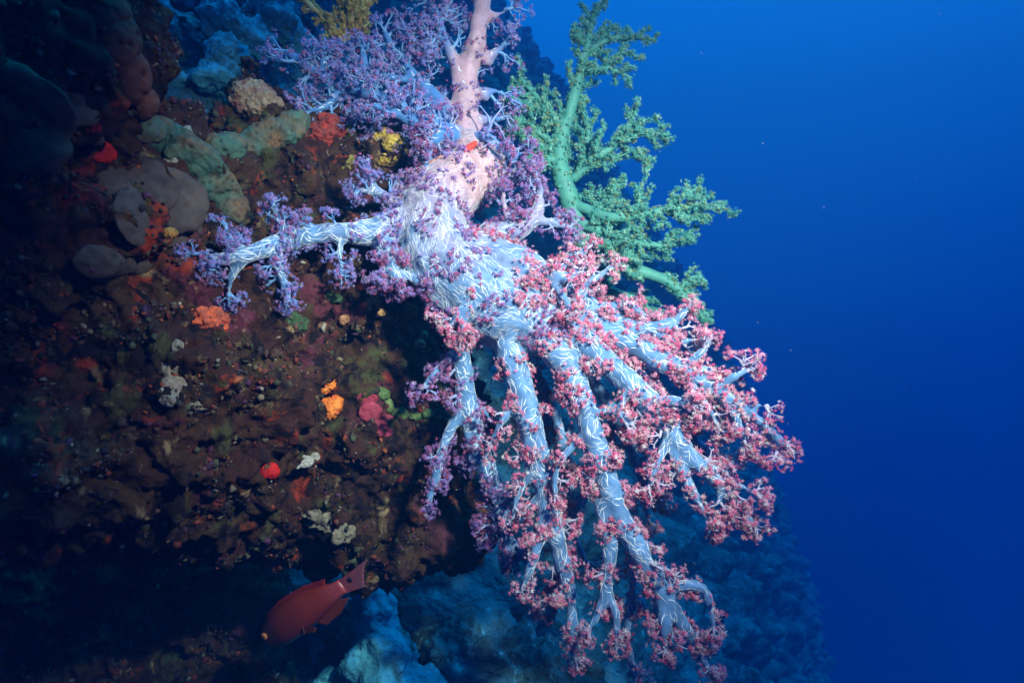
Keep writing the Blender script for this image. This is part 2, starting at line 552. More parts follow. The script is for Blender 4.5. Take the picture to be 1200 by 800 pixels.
def nearest_branch(C, paths):
    best = np.full(len(C), 1e9); who = np.zeros(len(C), int); axis = np.zeros((len(C), 3))
    for i, plist in enumerate(paths):
        for p in plist:
            a, b = p[:-1, :3], p[1:, :3]
            ab = b - a; L2 = (ab ** 2).sum(1) + 1e-12
            for s in range(0, len(C), 4000):
                c = C[s:s + 4000]
                t = np.clip(((c[:, None] - a[None]) * ab[None]).sum(2) / L2, 0, 1)
                q = a[None] + t[..., None] * ab[None]
                d = np.linalg.norm(c[:, None] - q, axis=2) - (p[:-1, 3] * (1 - t) + p[1:, 3] * t)
                k = d.argmin(1); dm = d[np.arange(len(c)), k]
                up = dm < best[s:s + 4000]
                ii = np.where(up)[0] + s
                best[ii] = dm[up]; who[ii] = i; axis[ii] = ab[k[up]]
    axis /= np.linalg.norm(axis, axis=1, keepdims=True) + 1e-12
    return who, axis

def spicules(mb, bvh, V, N, Q, faces, axis, density, length, width, col):
    """pale slivers lying in the skin: part of the surface"""
    if len(faces) == 0: return
    q = Q[faces]
    area = 0.5 * np.linalg.norm(np.cross(V[q[:, 2]] - V[q[:, 0]], V[q[:, 3]] - V[q[:, 1]]), axis=1)
    lam = area * density
    cnt = rng.poisson(lam)
    for fi in np.where(cnt)[0]:
        for _ in range(cnt[fi]):
            w = rng.dirichlet(np.ones(4))
            p = (V[q[fi]] * w[:, None]).sum(0)
            n = unit(N[q[fi]].mean(0))
            t = axis[fi] - n * np.dot(axis[fi], n)
            if np.linalg.norm(t) < 0.1: continue
            t = unit(t)
            # neighbours run roughly the same way, as in the photo
            a = noise.noise(Vector(p) * 26) * 2.4 + rng.normal(0, 0.35)
            b = np.cross(n, t); t2 = t * math.cos(a) + b * math.sin(a); b2 = np.cross(n, t2)
            L = length * rng.uniform(0.35, 1.4); curve = rng.normal(0, 0.7)
            wd = width * rng.uniform(0.7, 1.3)
            ring = []
            for s, ww in ((-.5, .25), (-.25, .9), (0, 1.0), (.25, .9), (.5, .25)):
                x = p + t2 * s * L + b2 * curve * L * (s * s - 0.06)
                h = bvh.find_nearest(Vector(x))
                if h[0] is not None:
                    x = np.array(h[0]); nn = np.array(h[1])
                else:
                    nn = n
                c = x + nn * wd * 0.15
                ring.append([c + b2 * wd * ww, c + nn * wd * ww * 0.9, c - b2 * wd * ww])
            R = np.array(ring).reshape(-1, 3)
            F = []
            for k in range(4):
                i = k * 3
                F += [(i + 1, i + 4, i + 3, i), (i + 2, i + 5, i + 4, i + 1)]
            nr = np.tile(np.array([b2 * .7 + n * .7, n, -b2 * .7 + n * .7]), (5, 1))
            mb.add(R, [np.array(F)], 1, np.array(col(p) if callable(col) else col) * rng.uniform(.5, 1.0), nr)

def build_colony(root, paths, names, tints, voxel, spic, mats=(None, None)):
    """fuse all the limbs of one colony, then hand each limb back as a mesh of its own"""
    mb = MB()
    for plist in paths:
        for p in plist:
            mb.add(*tube(p, 12))
    V, N, Q = remesh(mb, voxel, 5)
    V = V + N * (0.0026 * nz(V, 38, 2, 1) + 0.0018 * nz(V, 14, 2, 2) + 0.0010 * nz(V, 110, 2, 4))[:, None]
    N = vnormals(V, Q)
    who, axis = nearest_branch(V[Q].mean(1), paths)
    bvh = BVHTree.FromPolygons([Vector(v) for v in V], Q.tolist())
    parts = []
    for i in range(len(paths)):
        fs = np.where(who == i)[0]
        if len(fs) == 0:
            parts.append(None); continue
        used, inv = np.unique(Q[fs], return_inverse=True)
        mb = MB()
        mb.add(V[used], [inv.reshape(-1, 4)], 0, tints(V[used], i), N[used])
        if spic[i]:
            spicules(mb, bvh, V, N, Q, fs, axis[fs], *spic[i])
        parts.append(mb.build(names[i], [M_CORAL, M_SPIC], root, normals=True))
    return parts, bvh, V, N, Q, who, axis

def grow_tufts(part, path, bvh, n, Lr, pal, mb_each=True, t0=0.12, side=0.0, lean=0.55, size=0.0048, front=-0.05, crown=2):
    """n polyp tufts along one path, each a sub-part of the limb"""
    for k in range(n):
        t = t0 + (1 - t0) * (k + rng.uniform(0.1, 0.9)) / n
        i = min(len(path) - 2, int(t * (len(path) - 1)))
        p, r = path[i, :3], path[i, 3]
        ax = unit(path[i + 1, :3] - path[i, :3])
        # sideways, as seen along the limb, with some facing out towards open water
        sgn = 1 if (k % 2 == 0) else -1
        if side: sgn = side if rng.random() < 0.75 else -side
        f = np.array([0, -1.0, 0])
        lat = unit(np.cross(ax, f)) * sgn
        d = lat * rng.uniform(0.5, 1) + f * rng.normal(front, 0.5)
        d = unit(unit(d - ax * np.dot(d, ax)) + ax * lean)
        if i > len(path) * 0.93: d = unit(ax + rng.normal(0, .3, 3))
        L = rng.uniform(*Lr)
        mb = MB()
        tuft(mb, p + unit(d - ax * np.dot(d, ax)) * r * 0.85, d, L, pal, size)
        mb.build('polyp_tuft', [M_POLYP, M_CORAL], part)
    # the tip itself ends in a crown of polyps
    ax = unit(path[-1, :3] - path[-3, :3])
    mb = MB()
    for _ in range(crown):
        tuft(mb, path[-1, :3] - ax * rng.uniform(.001, .006), unit(ax + rng.normal(0, .35, 3)), (Lr[0] * .5 + Lr[1] * .5) * rng.uniform(.8, 1.1), pal, size)
    mb.build('polyp_tuft', [M_POLYP, M_CORAL], part)

# ------------------------------------------------------------------ the large hanging soft coral
big = empty('soft_coral', P(535, 200, 1.08))
tag(big, 'large pale blue soft coral hanging from the rock, fanned branches tipped with crimson polyps', 'soft coral')

FAT = 1.0
trunk_p = [px_path([(596, 184, 1.09, 9), (575, 194, 1.09, 22), (543, 212, 1.07, 36), (508, 245, 1.03, 40), (515, 300, 1.0, 46), (552, 338, .99, 52), (600, 365, .98, 50), (650, 388, .97, 34)]),
          px_path([(548, 165, 1.11, 20), (552, 195, 1.08, 28), (540, 225, 1.05, 30)]), px_path([(510, 175, 1.11, 12), (512, 205, 1.09, 24), (500, 240, 1.05, 30)]), px_path([(475, 215, 1.06, 12), (480, 245, 1.04, 26), (500, 290, 1.01, 30)]),
          px_path([(560, 290, 1.03, 26), (600, 320, 1.01, 30), (640, 350, .99, 24)])]
limbs = [  # (main path, side paths, spicule density, tufts on main, tufts per side path, palette)
    # left branch over the rock
    ([(480, 262, 1.0, 28), (430, 272, .97, 20), (380, 274, .95, 15), (335, 283, .93, 14), (290, 298, .91, 12), (255, 303, .90, 8), (228, 297, .89, 4)],
     [[(322, 285, .93, 10), (327, 312, .91, 8), (338, 350, .90, 5)], [(350, 278, .93, 8), (328, 262, .92, 6), (320, 240, .92, 4)],
      [(290, 298, .91, 8), (272, 322, .90, 6), (268, 350, .89, 4)], [(300, 296, .91, 7), (272, 277, .90, 5), (262, 262, .90, 3)],
      [(400, 276, .96, 8), (398, 300, .94, 5), (402, 322, .93, 4)]], 9000, 9, 4, VIOLET),
    # hanging limbs, from the rock outwards
    ([(530, 345, .99, 20), (537, 395, .98, 16), (544, 445, .98, 15), (553, 500, .98, 15), (572, 555, .98, 14), (590, 600, .98, 11), (598, 650, .98, 7)],
     [[(548, 470, .98, 10), (525, 508, .97, 8), (512, 550, .96, 8), (503, 588, .96, 5)], [(538, 410, .98, 7), (515, 432, .96, 6), (495, 455, .95, 4)]], 5200, 9, 4, MAUVE),
    ([(575, 360, .97, 26), (600, 415, .95, 21), (614, 470, .94, 20), (630, 530, .93, 18), (642, 590, .93, 16), (656, 650, .93, 13), (668, 705, .93, 10), (672, 770, .93, 6)],
     [[(642, 590, .93, 10), (630, 640, .92, 9), (612, 690, .92, 5)], [(612, 455, .94, 8), (590, 490, .93, 6), (576, 520, .93, 4)], [(632, 540, .93, 7), (608, 580, .92, 5), (600, 610, .92, 4)]], 4600, 12, 4, RED),
    ([(625, 378, .96, 28), (668, 435, .93, 21), (690, 495, .91, 19), (709, 555, .90, 18), (727, 605, .89, 16), (748, 645, .88, 15), (775, 690, .88, 14), (802, 735, .88, 10), (832, 785, .88, 6)],
     [[(706, 590, .90, 14), (715, 645, .89, 11), (708, 700, .89, 9), (690, 738, .88, 5)], [(712, 690, .89, 8), (722, 720, .88, 6), (722, 752, .88, 4)],
      [(775, 690, .88, 9), (815, 685, .87, 8), (832, 705, .87, 6), (836, 735, .87, 4)], [(772, 690, .88, 8), (778, 730, .87, 6), (780, 762, .87, 4)],
      [(690, 500, .91, 8), (655, 545, .90, 5), (650, 580, .90, 4)], [(705, 480, .91, 7), (735, 490, .90, 5), (745, 510, .90, 4)]], 4200, 12, 4, RED),
    ([(660, 382, .96, 24), (705, 420, .93, 20), (745, 455, .91, 19), (778, 495, .90, 18), (805, 530, .89, 13), (842, 567, .88, 10), (872, 602, .88, 7), (884, 615, .88, 4)],
     [[(778, 497, .90, 12), (796, 545, .89, 9), (815, 583, .88, 8), (838, 620, .88, 4)], [(765, 475, .90, 9), (790, 470, .88, 8), (812, 472, .87, 5)],
      [(738, 450, .91, 7), (728, 478, .90, 6), (735, 500, .89, 4)], [(778, 520, .89, 8), (768, 550, .88, 6), (760, 570, .88, 4)], [(842, 567, .88, 6), (870, 570, .87, 4), (888, 580, .87, 3)]], 4000, 11, 4, RED),
    ([(680, 375, .97, 20), (730, 398, .94, 18), (775, 422, .92, 17), (815, 440, .91, 15), (850, 465, .90, 12), (888, 492, .90, 9), (922, 522, .90, 5)],
     [[(840, 455, .90, 7), (862, 440, .89, 6), (880, 432, .89, 4)], [(850, 470, .90, 8), (868, 500, .89, 6), (874, 522, .89, 4)], [(800, 432, .91, 8), (822, 412, .90, 6), (832, 400, .90, 4)],
      [(805, 445, .91, 7), (830, 478, .90, 5), (842, 500, .90, 4)]], 3600, 10, 4, RED),
    # upper fringe, towards the green coral
    ([(560, 290, 1.0, 26), (610, 305, .99, 20), (655, 335, .98, 18), (700, 365, .97, 16), (745, 385, .96, 13), (785, 380, .95, 9), (805, 362, .95, 5)],
     [[(655, 335, .98, 10), (690, 330, .97, 8), (718, 312, .97, 5)], [(705, 367, .97, 10), (735, 358, .96, 8), (760, 372, .96, 5)], [(760, 385, .95, 8), (790, 400, .94, 6), (815, 398, .94, 4)],
      [(640, 325, .98, 10), (668, 305, .98, 8), (690, 290, .98, 5)]], 3600, 16, 5, RED),
    ([(570, 275, 1.02, 20), (605, 270, 1.02, 14), (628, 250, 1.02, 11), (634, 225, 1.02, 7), (628, 205, 1.02, 4)],
     [[(605, 270, 1.02, 9), (592, 245, 1.02, 6), (590, 225, 1.02, 4)], [(622, 258, 1.02, 8), (652, 262, 1.02, 6), (670, 270, 1.02, 4)]], 3000, 8, 5, MAUVE),
    ([(580, 300, .97, 16), (625, 318, .95, 11), (660, 325, .94, 8), (680, 318, .94, 4)],
     [[(600, 310, .96, 8), (612, 338, .94, 6), (618, 352, .93, 4)], [(640, 322, .95, 7), (662, 350, .93, 6), (668, 370, .92, 4)]], 2600, 7, 5, RED),
    # limbs behind the front row
    ([(600, 395, 1.04, 14), (640, 465, 1.04, 11), (662, 535, 1.03, 9), (672, 600, 1.02, 5)], [[(645, 475, 1.04, 6), (622, 510, 1.03, 4)], [(660, 530, 1.03, 6), (690, 570, 1.02, 4)]], 3000, 6, 3, RED),
    ([(650, 400, 1.03, 14), (712, 470, 1.02, 10), (745, 540, 1.01, 8), (760, 612, 1.0, 4)], [[(720, 485, 1.02, 6), (700, 530, 1.01, 4)], [(745, 540, 1.01, 6), (775, 590, 1.0, 4)]], 3000, 6, 3, RED),
    ([(725, 415, 1.02, 13), (790, 485, 1.0, 9), (828, 535, .99, 7), (848, 575, .98, 4)], [[(800, 500, 1.0, 5), (820, 480, .99, 4)], [(825, 530, .99, 5), (858, 540, .98, 3)]], 3000, 6, 3, RED),
    ([(692, 560, .98, 10), (668, 615, .97, 8), (655, 665, .97, 7), (640, 712, .97, 4)], [[(668, 615, .97, 6), (690, 665, .96, 4)]], 3000, 6, 3, RED),
    ([(745, 640, .93, 9), (742, 690, .93, 7), (735, 745, .93, 6), (745, 795, .93, 3)], [[(742, 690, .93, 5), (765, 725, .92, 3)]], 3000, 8, 4, RED),
    ([(580, 560, 1.0, 10), (588, 610, 1.0, 8), (600, 655, 1.0, 4)], [[(585, 600, 1.0, 5), (570, 630, .99, 3)]], 3000, 6, 4, MAUVE),
    # short limbs between rock and trunk
    ([(450, 285, .98, 18), (462, 315, .96, 12), (470, 335, .95, 6)], [[(462, 312, .96, 7), (440, 330, .95, 4)], [(465, 315, .96, 7), (495, 335, .95, 5)]], 4000, 7, 4, MAUVE),
    ([(560, 370, .96, 14), (545, 362, .93, 9), (528, 380, .92, 5)], [[(545, 365, .93, 6), (540, 395, .92, 4)]], 2000, 5, 4, RED),
    ([(462, 240, 1.02, 12), (440, 220, 1.0, 6), (428, 198, .99, 3.5)], [[(440, 225, 1.0, 6), (415, 222, .99, 3)]], 3000, 4, 3, VIOLET),
]
FAT = 0.78
CLEAR = True
paths = [trunk_p] + [[px_path(m)] + [px_path(s) for s in ss] for m, ss, *_ in limbs]
def side_twigs(main, gap=0.034):
    L = np.linalg.norm(np.diff(main[:, :3], axis=0), axis=1)
    s_ = np.concatenate([[0], np.cumsum(L)]); tot = s_[-1]
    res, sg, x = [], 1, 0.30 * tot + rng.uniform(0, gap)
    while x < tot * 0.96:
        i = min(len(main) - 2, int(np.searchsorted(s_, x)))
        ax = unit(main[i + 1, :3] - main[i, :3]); lat = unit(np.cross(ax, (0, -1.0, 0))) * sg
        d = unit(lat * rng.uniform(.6, 1) + ax * rng.uniform(.5, 1.1) + np.array((0, rng.normal(-.1, .4), 0)))
        l = rng.uniform(.016, .038) * (1.15 - .4 * x / tot); p = main[i, :3]; r = min(.006, main[i, 3] * .45)
        b = p + d * (main[i, 3] * .6 + l * .5); e = p + unit(d + ax * .35) * (main[i, 3] * .6 + l)
        res.append(catmull([(*p, r), (*b, r * .72), (*e, .0022)], .005))
        sg = -sg if rng.random() < .85 else sg
        x += gap * rng.uniform(.6, 1.4)
    return res
n_hand = [len(p) for p in paths]
for i in range(1, len(paths)):
    rear = limbs[i - 1][0][0][2] >= 1.02 or limbs[i - 1][0][0][3] < 11
    paths[i] += side_twigs(paths[i][0], 0.075 if rear else 0.046)
names = ['trunk'] + ['branch'] * len(limbs)
base_pt = np.array(P(548, 195, 1.06))
def pinkness(p): return math.exp(-(np.linalg.norm(p - base_pt) / 0.10) ** 2)
spic = [(36000, 0.0150, 0.00028, lambda p: np.array((.80, .82, .85)) * (1 - pinkness(p)) + np.array((.84, .60, .58)) * pinkness(p))] + [(l[2] * 3.4, 0.0175, 0.00036, (.92, .95, .97)) for l in limbs]
PINK = np.array((.64, .33, .33)); BLUE = np.array((.112, .240, .44)); BLUEV = np.array((.085, .22, .50))
base_pt = np.array(P(545, 195, 1.06))
def big_tint(V, i):
    f = np.exp(-(np.linalg.norm(V - base_pt, axis=1) / (0.125 * (1 + .35 * nz(V, 22, 2, 21)))) ** 2)[:, None]
    v = nz(V, 20, 2, 9)[:, None] * 0.12
    return np.clip((BLUE * (1 - f) + PINK * f) * (1 + v) * (1 + 0.25 * nz(V, 70, 2, 13)[:, None]), 0, 1)
parts, big_bvh, BV, BN, BQ, bwho, baxis = build_colony(big, paths, names, big_tint, 0.0034, spic)
for i, l in enumerate(limbs):
    part = parts[i + 1]
    if part is None: continue
    far = l[5] is VIOLET
    small = 0.0036 if far else 0.0040
    grow_tufts(part, paths[i + 1][0], big_bvh, max(3, int(l[3] * .5)), (.010, .026), l[5], t0=0.16, size=small)
    for p in paths[i + 1][n_hand[i + 1]:]:
        grow_tufts(part, p, big_bvh, 1, (.009, .020), l[5], t0=0.45, size=small, crown=1)
    for p in paths[i + 1][1:n_hand[i + 1]]:
        grow_tufts(part, p, big_bvh, max(2, l[4] - 2), (.010, .025), l[5], t0=0.3, size=small)

def scatter_polyps(part, faces, V, N, Q, density, pal, size, mask=None):
    """loose clumps of polyps sitting directly on the skin"""
    q = Q[faces]
    area = 0.5 * np.linalg.norm(np.cross(V[q[:, 2]] - V[q[:, 0]], V[q[:, 3]] - V[q[:, 1]]), axis=1)
    C = V[q].mean(1); NN = N[q].mean(1)
    m = np.clip((nz(C, 32, 2, 11) - 0.07) * 9, 0, 1)
    if mask is not None: m = m * mask(C)
    cnt = rng.poisson(area * density * m)
    pos, dirs = [], []
    for fi in np.where(cnt)[0]:
        for _ in range(cnt[fi]):
            d = unit(unit(NN[fi]) + rng.normal(0, .45, 3))
            pos.append(C[fi] + unit(NN[fi]) * rng.uniform(.0005, .006) + rng.normal(0, .0015, 3)); dirs.append(d)
    if not pos: return
    mb = MB()
    add_polyps(mb, pos, dirs, rng.uniform(.7, 1.2, len(pos)) * size, pick(pal, len(pos)))
    o = mb.build('polyps', [M_POLYP], part)
    o['kind'] = 'stuff'
for i in range(len(paths)):
    if parts[i] is None: continue
    fs = np.where(bwho == i)[0]
    pal = MAUVE if i == 0 else limbs[i - 1][5]
    scatter_polyps(parts[i], fs, BV, BN, BQ, 42000 if i == 0 else 65000, pal, 0.0042)

FAT = 1.0
CLEAR = False
# ------------------------------------------------------------------ the upright colony above it: pink stalk, violet sprays
up = empty('soft_coral', P(540, 185, 1.10))
tag(up, 'upright soft coral with thick pink stalk and wide violet spray to its left', 'soft coral')
ulimbs = [
    ([(548, 110, 1.12, 14), (528, 62, 1.11, 7), (514, 30, 1.10, 6), (506, -8, 1.10, 4)], [[(520, 45, 1.10, 4), (500, 40, 1.09, 3)], [(512, 25, 1.1, 4), (525, 5, 1.1, 3)]], 3000, 7, 4, VIOLET),
    ([(530, 165, 1.10, 20), (490, 140, 1.10, 12), (450, 118, 1.10, 9), (405, 100, 1.10, 7), (365, 82, 1.10, 6), (335, 60, 1.10, 4)],
     [[(450, 118, 1.10, 6), (430, 90, 1.09, 5), (425, 55, 1.09, 3)], [(405, 100, 1.10, 5), (385, 122, 1.09, 4), (362, 132, 1.08, 3)], [(380, 90, 1.10, 5), (378, 60, 1.09, 3)],
      [(480, 135, 1.10, 6), (455, 145, 1.09, 5), (425, 142, 1.08, 3)]], 2500, 13, 5, VIOLET),
    ([(525, 135, 1.11, 14), (490, 95, 1.11, 8), (465, 65, 1.11, 6), (450, 35, 1.11, 4)], [[(490, 95, 1.11, 5), (455, 90, 1.10, 4), (430, 75, 1.10, 3)], [(475, 78, 1.11, 5), (480, 45, 1.1, 3)]], 2500, 10, 5, VIOLET),
    ([(525, 160, 1.08, 14), (492, 145, 1.06, 9), (462, 132, 1.05, 6), (438, 124, 1.04, 4)], [[(485, 142, 1.06, 6), (470, 120, 1.05, 4)]], 2500, 6, 4, VIOLET),
    ([(570, 70, 1.12, 9), (582, 60, 1.12, 4), (592, 52, 1.12, 2)], [], 1500, 2, 4, VIOLET),
    ([(566, 110, 1.12, 9), (578, 106, 1.12, 4), (590, 110, 1.12, 2)], [], 1500, 2, 4, VIOLET),
    ([(572, 20, 1.12, 9), (582, 18, 1.12, 4), (596, 10, 1.12, 2)], [], 1500, 2, 4, VIOLET),
    ([(562, 145, 1.12, 12), (578, 140, 1.12, 4), (592, 138, 1.12, 2)], [], 1500, 2, 4, MAUVE),
    ([(520, 190, 1.08, 12), (502, 198, 1.05, 7), (488, 212, 1.03, 4)], [[(508, 194, 1.05, 5), (500, 178, 1.04, 3)]], 2000, 4, 2, MAUVE),
    ([(535, 165, 1.10, 14), (520, 158, 1.05, 8), (508, 165, 1.03, 5)], [], 1500, 7, 4, MAUVE),
    ([(560, 165, 1.09, 12), (572, 160, 1.06, 5), (580, 164, 1.05, 3)], [], 1500, 3, 4, MAUVE),
    ([(575, 175, 1.10, 14), (600, 183, 1.08, 5), (614, 180, 1.07, 3)], [[(598, 184, 1.08, 4), (606, 196, 1.08, 2.5)]], 1500, 4, 2, MAUVE),
]
upaths = [[px_path([(552, 192, 1.10, 26), (546, 150, 1.12, 19), (546, 98, 1.12, 14), (558, 45, 1.11, 12), (566, -5, 1.12, 10), (578, -60, 1.12, 9)])]] + [[px_path(m)] + [px_path(s) for s in ss] for m, ss, *_ in ulimbs]
STALK = np.array((.58, .34, .40))
def up_tint(V, i):
    if i == 0:
        return np.tile(STALK, (len(V), 1)) * (1 + 0.2 * nz(V, 40, 2, 3)[:, None])
    d = np.min(np.linalg.norm(V[:, None] - upaths[0][0][None, ::3, :3], axis=2), axis=1)
    f = (1 - smoothstep(.018, .05, d))[:, None]
    return BLUEV * (1 - f) + STALK * f
uparts, ubvh, UV, UN, UQ, uwho, uaxis = build_colony(up, upaths, ['trunk'] + ['branch'] * len(ulimbs), up_tint, 0.0036,
                                                   [(9000, .010, .0003, (.72, .58, .62))] + [(l[2], .010, .0009, (.75, .82, .95)) for l in ulimbs])
for i, l in enumerate(ulimbs):
    if uparts[i + 1] is None: continue
    grow_tufts(uparts[i + 1], upaths[i + 1][0], ubvh, int(l[3] * 0.95), (.018, .044), l[5], t0=0.12, size=.0044)
    for p in upaths[i + 1][1:]:
        grow_tufts(uparts[i + 1], p, ubvh, l[4] + 2, (.022, .036), l[5], t0=0.2, size=.0044)
for i in range(len(upaths)):
    if uparts[i] is not None:
        scatter_polyps(uparts[i], np.where(uwho == i)[0], UV, UN, UQ, 26000, MAUVE if i == 0 else VIOLET, 0.0042)

# ------------------------------------------------------------------ bushy corals: stems furred with small polyps
GREENP = dict(cols=[(.14, .54, .42), (.24, .64, .46), (.09, .42, .34), (.40, .48, .18), (.50, .84, .62)], w=[.30, .28, .16, .14, .12], stalk=(.06, .34, .29))
YELLOWP = dict(cols=[(.85, .50, .12), (.90, .66, .20), (.70, .36, .08), (.55, .62, .25)], w=[.35, .3, .2, .15], stalk=(.50, .36, .16))

def furry_branch(root, pts, pal, twigs, tw_len, psize, dens, stem_col, bare=0.0, name='branch', slim=0.72):
    main = px_path(pts); main[:, 3] *= slim
    mb = MB(); V, F = tube(main, 10)
    V = V + 0.0015 * np.stack([nz(V, 50, 2, s) for s in (1, 2, 3)], 1)
    mb.add(V, F, 0, stem_col)
    pos, dirs = [], []
    def fur(path, skip):
        L = np.linalg.norm(np.diff(path[:, :3], axis=0), axis=1).sum()
        n = int(L * dens)
        for _ in range(n):
            t = rng.uniform(skip, 1); x = t * (len(path) - 1); i = min(len(path) - 2, int(x)); f = x - i
            p = path[i] * (1 - f) + path[i + 1] * f
            ax = unit(path[i + 1, :3] - path[i, :3])
            d = rng.normal(0, 1, 3); d = unit(unit(d - ax * np.dot(d, ax)) + ax * rng.uniform(0, .8))
            pos.append(p[:3] + d * (p[3] + rng.uniform(0, .0042))); dirs.append(d)
    fur(main, bare)
    for k in range(twigs):
        t = bare + (1 - bare) * (k + rng.uniform(0, 1)) / max(twigs, 1)
        i = min(len(main) - 2, int(t * (len(main) - 1)))
        ax = unit(main[i + 1, :3] - main[i, :3])
        d = rng.normal(0, 1, 3) * np.array([1, .75, 1]); d = unit(unit(d - ax * np.dot(d, ax)) + ax * rng.uniform(.3, .9))
        L = rng.uniform(*tw_len) * (1.15 - 0.5 * t)
        p0 = main[i, :3]
        p1 = p0 + d * L * .5 + rng.normal(0, .1, 3) * L; p2 = p0 + unit(d + ax * .4) * L + rng.normal(0, .1, 3) * L
        tp = catmull([(*p0, .0026), (*p1, .0019), (*p2, .0011)], .005)
        V, F = tube(tp, 6); mb.add(V, F, 0, np.array(stem_col) * rng.uniform(.85, 1.1))
        fur(tp, 0.15)
        for _ in range(2):
            j = int(rng.integers(1, len(tp))); d3 = unit(d + rng.normal(0, .8, 3)); q = tp[j, :3]
            t3 = catmull([(*q, .0024), (*(q + d3 * L * .28), .0016)], .004)
            V, F = tube(t3, 5); mb.add(V, F, 0, stem_col)
            fur(t3, 0.1)
    b = mb.build(name, [M_GREEN], root)
    if pos:
        mp = MB()
        add_polyps(mp, pos, dirs, rng.uniform(.7, 1.3, len(pos)) * psize, pick(pal, len(pos)))
        o = mp.build('polyps', [M_POLYP], b)
        o['kind'] = 'stuff'
    return b

TIPW = 0.25
green = empty('tree_coral', P(690, 330, 1.28))
tag(green, 'bushy teal green tree coral reaching into open water right of the pink stalk', 'tree coral')
GST = (.07, .25, .19)
GD = 1.22
def G(*pts): return [(x, y, GD + dd, r) for x, y, dd, r in pts]
furry_branch(green, G((735, 400, .08, 17), (705, 330, .05, 18), (682, 275, .02, 18), (664, 225, .0, 17), (655, 185, .0, 14), (663, 140, .0, 10)), GREENP, 16, (.03, .055), .0038, 600, GST, .35, 'trunk')
for args in [
    (G((663, 150, 0, 9), (676, 100, 0, 9), (688, 55, 0, 6), (698, 5, 0, 3)), 19, (.025, .048), .2),
    (G((686, 62, 0, 5), (720, 45, -.01, 4), (768, 46, -.01, 2.5)), 9, (.018, .035), .0),
    (G((700, 50, 0, 4), (722, 28, -.01, 2)), 4, (.015, .03), .0),
    (G((682, 88, 0, 5), (712, 80, -.02, 4), (740, 92, -.02, 2)), 7, (.02, .035), .0),
    (G((705, 82, 0, 3), (728, 62, -.02, 3), (752, 70, -.02, 2)), 5, (.015, .03), .0),
    (G((684, 50, 0, 4), (672, 30, 0, 2)), 4, (.015, .025), .0),
    (G((660, 150, 0, 7), (632, 118, -.01, 5), (608, 88, -.01, 3)), 12, (.03, .055), .0),
    (G((660, 175, 0, 7), (625, 150, -.02, 5), (598, 118, -.02, 3)), 13, (.03, .055), .0),
    (G((660, 190, 0, 7), (628, 180, -.02, 5), (605, 152, -.02, 3)), 12, (.03, .05), .0),
    (G((668, 215, .03, 7), (690, 160, .02, 6), (672, 120, .02, 3)), 14, (.035, .06), .1),
    (G((672, 210, 0, 8), (700, 185, -.02, 7), (742, 158, -.03, 5), (783, 158, -.03, 2.5)), 16, (.03, .055), .1),
    (G((735, 160, -.02, 4), (742, 140, -.03, 3), (746, 122, -.03, 2)), 5, (.015, .03), .0),
    (G((725, 168, -.02, 4), (748, 182, -.03, 3), (762, 196, -.03, 2)), 6, (.02, .035), .0),
    (G((672, 240, 0, 9), (722, 255, -.03, 8), (780, 246, -.04, 5), (848, 240, -.05, 2.5)), 20, (.025, .055), .12),
    (G((740, 252, -.03, 4), (750, 232, -.04, 3), (744, 215, -.04, 2)), 6, (.015, .03), .0),
    (G((780, 246, -.04, 4), (800, 230, -.05, 3), (822, 218, -.05, 2)), 7, (.015, .03), .0),
    (G((790, 246, -.04, 4), (812, 256, -.05, 3), (826, 262, -.05, 2)), 6, (.015, .03), .0),
    (G((680, 262, 0, 9), (735, 282, -.02, 7), (780, 288, -.03, 4), (815, 282, -.03, 2)), 16, (.025, .05), .12),
    (G((720, 275, .03, 7), (705, 245, .02, 5), (720, 210, .02, 3)), 12, (.03, .05), .0),
    (G((700, 290, -.02, 8), (722, 300, -.05, 6), (740, 325, -.06, 3)), 12, (.03, .05), .1),
    (G((695, 285, 0, 11), (735, 312, -.03, 10), (778, 328, -.03, 9), (806, 350, -.03, 6), (828, 378, -.03, 3)), 7, (.02, .035), .55),
    (G((795, 340, -.03, 4), (812, 325, -.03, 3), (826, 330, -.03, 2)), 6, (.015, .03), .0),
    (G((715, 340, .04, 8), (745, 352, .03, 6), (770, 368, .02, 3)), 9, (.025, .045), .2),
]:
    furry_branch(green, args[0], GREENP, int(args[1] * 1.35), args[2], .0038, 900, GST, args[3])

yel = empty('feathery_coral', P(405, 45, 1.25))
tag(yel, 'small orange yellow feathery coral cut off by the top edge, behind the violet spray', 'coral')
for pts in ([(402, 48, 1.22, 4), (376, 18, 1.20, 4), (348, -8, 1.19, 3)], [(404, 48, 1.22, 5), (404, 20, 1.21, 4), (398, -15, 1.20, 3)], [(406, 48, 1.22, 4), (424, 22, 1.21, 4), (432, -12, 1.20, 3)], [(404, 44, 1.22, 4), (414, 15, 1.19, 4), (412, -12, 1.18, 3)]):
    furry_branch(yel, pts, YELLOWP, 12, (.015, .03), .0045, 700, (.52, .38, .16), .1)

